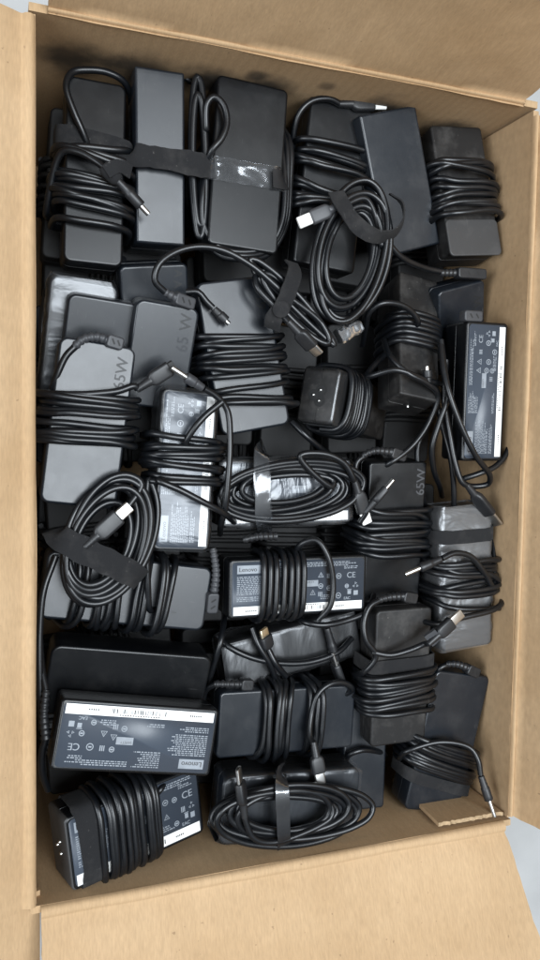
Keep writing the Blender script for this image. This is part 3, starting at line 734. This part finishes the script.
# a clear cap caught between the coils
bm = bmesh.new(); P0, P1 = at(338, 337, 28), at(360, 326, 30)
D = (P1 - P0).normalized(); sx = D.cross(Vector((0, 0, 1))).normalized(); rings = []
for k in range(13):
    f = k/12; o = P0.lerp(P1, f); u = sx.cross(D)
    rings.append([o + (sx*y + u*z)*(1 + .35*noise.noise(o*300 + Vector((j, 0, 0)))) for j, (y, z) in enumerate(rrect(.012*(1-.25*f), .008, .003, 4))])
loft(bm, rings); o = link('plug_cap', bm, FILM2, None, 40)
o['label'] = 'small crumpled clear plastic plug cap caught between the coils right of centre'; o['category'] = 'plug cap'

# ------------------------------------------------------------------ adapters buried beneath
rn = random.Random(5)
proto = None
for layer, dep in enumerate((.112, .150)):
    for i in range(6):
        for j in range(4):
            x = .035 + i*.0594 + rn.uniform(-.004, .004); y = .075 + j*.138 + rn.uniform(-.008, .008)
            if layer: x, y = .066 + (i % 3)*.117 + rn.uniform(-.004, .004), .045 + (i//3)*.066 + j*.132 + rn.uniform(-.004, .004)
            if proto is None:
                e = bpy.data.objects.new('power_adapter', None); COL.objects.link(e); e.empty_display_size = .02
                bm = bmesh.new(); slab(bm, .112, .047, .029, .005, .0016, .015); link('body', bm, DEEP, e, 50)
                bm = bmesh.new(); pts = []
                for k in range(7*14+1):
                    th = 2*math.pi*k/14; cc, ss = math.cos(th), math.sin(th)
                    pts.append(Vector((-.022 + .044*k/98 + .002*math.sin(k*.37), math.copysign(abs(cc)**.5, cc)*.0275, .0145 + math.copysign(abs(ss)**.5, ss)*.0175)))
                tube(bm, catmull(pts, .004), .0021, 7); link('cable', bm, DEEP, e, 80)
                e['label'] = 'black adapter wound with cable buried in shadow under the top layer'; e['category'] = 'power adapter'; e['group'] = 'adapters buried beneath the top layer'
                proto = e
            else:
                e = proto.copy(); COL.objects.link(e)
                for ch in proto.children:
                    k = ch.copy(); COL.objects.link(k); k.parent = e
            e.location = (x, y, RIM - dep - .029); e.rotation_euler = (0, 0, (math.pi/2 if not layer else 0) + rn.uniform(-.08, .08))

# ------------------------------------------------------------------ the cardboard box
box = bpy.data.objects.new('cardboard_box', None); COL.objects.link(box)
box['label'] = 'open brown cardboard box packed full of black power adapters'; box['category'] = 'cardboard box'
TH = .005
def hexa(bm, x0, y0, z0, x1, y1, z1, mi=0):
    v = [bm.verts.new(p) for p in ((x0,y0,z0),(x1,y0,z0),(x1,y1,z0),(x0,y1,z0),(x0,y0,z1),(x1,y0,z1),(x1,y1,z1),(x0,y1,z1))]
    for f in ((3,2,1,0),(4,5,6,7),(0,1,5,4),(1,2,6,5),(2,3,7,6),(3,0,4,7)): bm.faces.new([v[i] for i in f]).material_index = mi
ST = cardboard('cardboard_stained_shaded', [((.125, BL, RIM - .056), .022, .95), ((.03, BL, RIM - .060), .024, .9), ((.165, BL, RIM - .050), .018, .9), ((.262, BL, RIM - .054), .024, .93),
                                     ((.075, BL, RIM - .058), .022, .9), ((.206, BL, RIM - .030), .006, .55), ((.152, BL, RIM - .034), .008, .7), ((.33, BL, RIM - .07), .022, .85)])  # back wall: dirt smudges, plus shade behind the adapters painted into the colour
def wall(P0, ex, outw, length, m, z1=RIM - .0045):
    """wall board whose inner face runs from P0 along ex; slightly wavy like real board"""
    bm = bmesh.new(); nx, nz = 48, 26; vs = {}
    for side in (0, 1):
        for i in range(nx+1):
            for k in range(nz+1):
                p = P0 + ex*(length*i/nx) + Vector((0, 0, .008 + (z1-.008)*k/nz))
                p += outw*(TH*side + .0012*noise.noise(p*9))
                vs[side, i, k] = bm.verts.new(p)
    for i in range(nx):
        for k in range(nz):
            bm.faces.new((vs[0,i,k], vs[0,i+1,k], vs[0,i+1,k+1], vs[0,i,k+1])); bm.faces.new((vs[1,i,k+1], vs[1,i+1,k+1], vs[1,i+1,k], vs[1,i,k]))
    for i in range(nx):
        bm.faces.new((vs[0,i,nz], vs[0,i+1,nz], vs[1,i+1,nz], vs[1,i,nz])); bm.faces.new((vs[1,i,0], vs[1,i+1,0], vs[0,i+1,0], vs[0,i,0]))
    for k in range(nz):
        bm.faces.new((vs[1,0,k], vs[0,0,k], vs[0,0,k+1], vs[1,0,k+1])); bm.faces.new((vs[0,nx,k], vs[1,nx,k], vs[1,nx,k+1], vs[0,nx,k+1]))
    bmesh.ops.recalc_face_normals(bm, faces=bm.faces)
    return link('wall', bm, m, box, 40)
X, Y, Z = Vector((1, 0, 0)), Vector((0, 1, 0)), Vector((0, 0, 1))
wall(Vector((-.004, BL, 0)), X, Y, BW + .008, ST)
wall(Vector((-.004, 0, 0)), X, -Y, BW + .008, CARD)
wall(Vector((0, .0015, 0)), Y, -X, BL - .003, CARDX)
wall(Vector((BW, .0015, 0)), Y, X, BL - .003, CARDX)
bm = bmesh.new(); hexa(bm, -.004, -.004, .002, BW + .004, BL + .004, .0075); link('bottom', bm, CARD, box)

def flap(P0, ex, outw, length, width, ang, m, cut0=.004, cut1=.004, seed=0, curl=0.0, skew1=0.0, shelf=1.0, creases=()):
    """flap board: rounded fold along the rim, a pressed score line, then the sloping board"""
    a = math.radians(ang); ca, sa = math.cos(a), math.sin(a)
    prof = [(0.0002, -.0046), (.0004, -.003), (.0012, -.0012), (.0028, -.0002), (.0045, .0001), (.0062, -.0002), (.0074, -.0010), (.0082, -.0013), (.0090, -.0011)]
    prof = [(o_*shelf, z_) for o_, z_ in prof]
    base = prof[-1]; ns = 26
    for k in range(1, ns+1):
        s_ = (width)*k/ns; a2 = a + curl*(k/ns)
        prof.append((base[0] + s_*math.cos(a2), base[1] + .0012*min(1, k) + s_*math.sin(a2)))
    nx = 90; vt = []; vb = []
    nrm = []
    for j in range(len(prof)):
        p, q_ = prof[max(j-1, 0)], prof[min(j+1, len(prof)-1)]
        tx, tz = q_[0]-p[0], q_[1]-p[1]; l_ = math.hypot(tx, tz); nrm.append((tz/l_, -tx/l_))
    bm = bmesh.new()
    for i in range(nx+1):
        rt, rb = [], []
        for j, (o_, z_) in enumerate(prof):
            far = max(0, (j - 8) / ns)
            x = cut0 + (length - cut0 - cut1 + skew1*far)*i/nx
            p = P0 + ex*x + outw*o_ + Vector((0, 0, RIM + z_))
            dn = noise.noise(p*13 + Vector((seed, 0, 0)))*.0016 + noise.noise(p*55 + Vector((0, seed, 0)))*.0005
            dn *= min(1, .25 + j/14)
            for cx_, dpt in creases: dn -= dpt*math.exp(-((x - cx_ - .006*noise.noise(Vector((j*.3, seed, 0))))/.0035)**2)*min(1, max(0, (j-8)/4))
            p2 = p + (outw*(-nrm[j][0]) + Z*(-nrm[j][1]))*dn
            if i in (0, nx): p2 += ex*(.0012*noise.noise(p*90))
            rt.append(bm.verts.new(p2)); rb.append(bm.verts.new(p2 + (outw*nrm[j][0] + Z*nrm[j][1])*(.0042 if j > 8 else .0036)))
        vt.append(rt); vb.append(rb)
    M_ = len(prof)
    for i in range(nx):
        for j in range(M_-1):
            bm.faces.new((vt[i][j], vt[i+1][j], vt[i+1][j+1], vt[i][j+1])); bm.faces.new((vb[i][j+1], vb[i+1][j+1], vb[i+1][j], vb[i][j]))
        bm.faces.new((vt[i][M_-1], vt[i+1][M_-1], vb[i+1][M_-1], vb[i][M_-1])).material_index = 1
        bm.faces.new((vb[i][0], vb[i+1][0], vt[i+1][0], vt[i][0]))
    for j in range(M_-1):
        bm.faces.new((vb[0][j], vt[0][j], vt[0][j+1], vb[0][j+1])).material_index = 1
        bm.faces.new((vt[nx][j], vb[nx][j], vb[nx][j+1], vt[nx][j+1])).material_index = 1
    bmesh.ops.recalc_face_normals(bm, faces=bm.faces)
    return link('flap', bm, [m, CARDIN], box, 50)
flap(Vector((0, 0, 0)), Y, -X, BL, .17, 21, CARDX, .001, .003, 1, creases=((.33, .0008), (.52, .0010)))
flap(Vector((0, 0, 0)), X, -Y, BW, .17, 21, CARD, .003, .004, 2, skew1=.030, creases=((.108, .0012), (.255, .0009)))
flap(Vector((0, BL, 0)), X, Y, BW, .17, 79, CARD, .007, .010, 3, shelf=.3, creases=((.20, .0008),))
flap(Vector((BW, 0, 0)), Y, X, BL, .17, 76, CARDX, .004, .006, 4, shelf=.4)
# the bent corner piece under the left flap's front end
bm = bmesh.new(); pa = [at(-60, 930, -4), at(40, 890, 16), at(40, 1010, 20), at(-60, 1060, 6)]
top = [bm.verts.new(p) for p in pa]; bot = [bm.verts.new(p - Vector((0, 0, .004))) for p in pa]
bm.faces.new(top); bm.faces.new(list(reversed(bot)))
for k in range(4): bm.faces.new((top[k], bot[k], bot[(k+1) % 4], top[(k+1) % 4]))
bmesh.ops.recalc_face_normals(bm, faces=bm.faces); bmesh.ops.subdivide_edges(bm, edges=bm.edges, cuts=6, use_grid_fill=True)
link('bent_corner', bm, CARD, box)
# inner tab with torn edge in the front right corner
bm = bmesh.new(); n_ = 24; pr = []
for i in range(n_+1):
    f = i/n_; x = BW - .062 + .060*f; pr.append((x, RIM - .008 + .0022*noise.noise(Vector((i*.9, 0, 0)))))
for y0, y1 in ((.0022, .0052),):
    t_ = [[bm.verts.new((x, yy, zz)) for x, zz in pr] for yy in (y0, y1)]; b_ = [[bm.verts.new((x + .004*(1 - k/n_), yy, RIM - .09)) for k, (x, _) in enumerate(pr)] for yy in (y0, y1)]
    for i in range(n_):
        bm.faces.new((t_[1][i+1], t_[1][i], b_[1][i], b_[1][i+1])); bm.faces.new((t_[0][i], t_[0][i+1], b_[0][i+1], b_[0][i]))
        bm.faces.new((t_[0][i], t_[1][i], t_[1][i+1], t_[0][i+1])).material_index = 1
    for i in (0, n_): bm.faces.new((t_[0][i], b_[0][i], b_[1][i], t_[1][i]))
bmesh.ops.recalc_face_normals(bm, faces=bm.faces); link('inner_tab', bm, [CARD, CARDIN], box)
# floor
fl, n, l, b = nt('floor_tile')
tc = n.new('ShaderNodeTexCoord'); no = n.new('ShaderNodeTexNoise'); no.inputs['Scale'].default_value = 14; no.inputs['Detail'].default_value = 6; l.new(tc.outputs['Object'], no.inputs['Vector'])
r = ramp(n, [(.3, (.46, .455, .445)), (.7, (.53, .525, .515))]); l.new(no.outputs['Fac'], r.inputs[0]); l.new(r.outputs[0], b.inputs['Base Color']); b.inputs['Roughness'].default_value = .35
bm = bmesh.new(); bmesh.ops.create_grid(bm, x_segments=8, y_segments=8, size=4); o = link('floor', bm, fl); o['kind'] = 'structure'

# ------------------------------------------------------------------ light
W = bpy.data.worlds.new('World'); S.world = W; W.use_nodes = True
bg = W.node_tree.nodes['Background']; bg.inputs[0].default_value = (.80, .90, 1.0, 1); bg.inputs[1].default_value = 0.16
def lamp(name, loc, look, sx, sy, power, col):
    ld = bpy.data.lights.new(name, 'AREA'); ld.shape = 'RECTANGLE'; ld.size = sx; ld.size_y = sy; ld.energy = power; ld.color = col
    lo = bpy.data.objects.new(name, ld); COL.objects.link(lo); lo.location = loc
    lo.rotation_euler = (Vector(look) - Vector(loc)).to_track_quat('-Z', 'Y').to_euler()
lamp('ceiling_light', (.34, .34, 2.4), (.2, .28, .2), 1.2, 1.3, 78, (.88, .945, 1.0))
lamp('side_fill', (-1.7, .1, 1.7), (.3, .3, .25), 1.2, 1.2, 40, (.86, .93, 1.0))  # unseen fill lamp, added at the left to brighten the right wall
vs = S.view_settings; vs.view_transform = 'Standard'; vs.look = 'None'; vs.exposure = 0; vs.gamma = 1
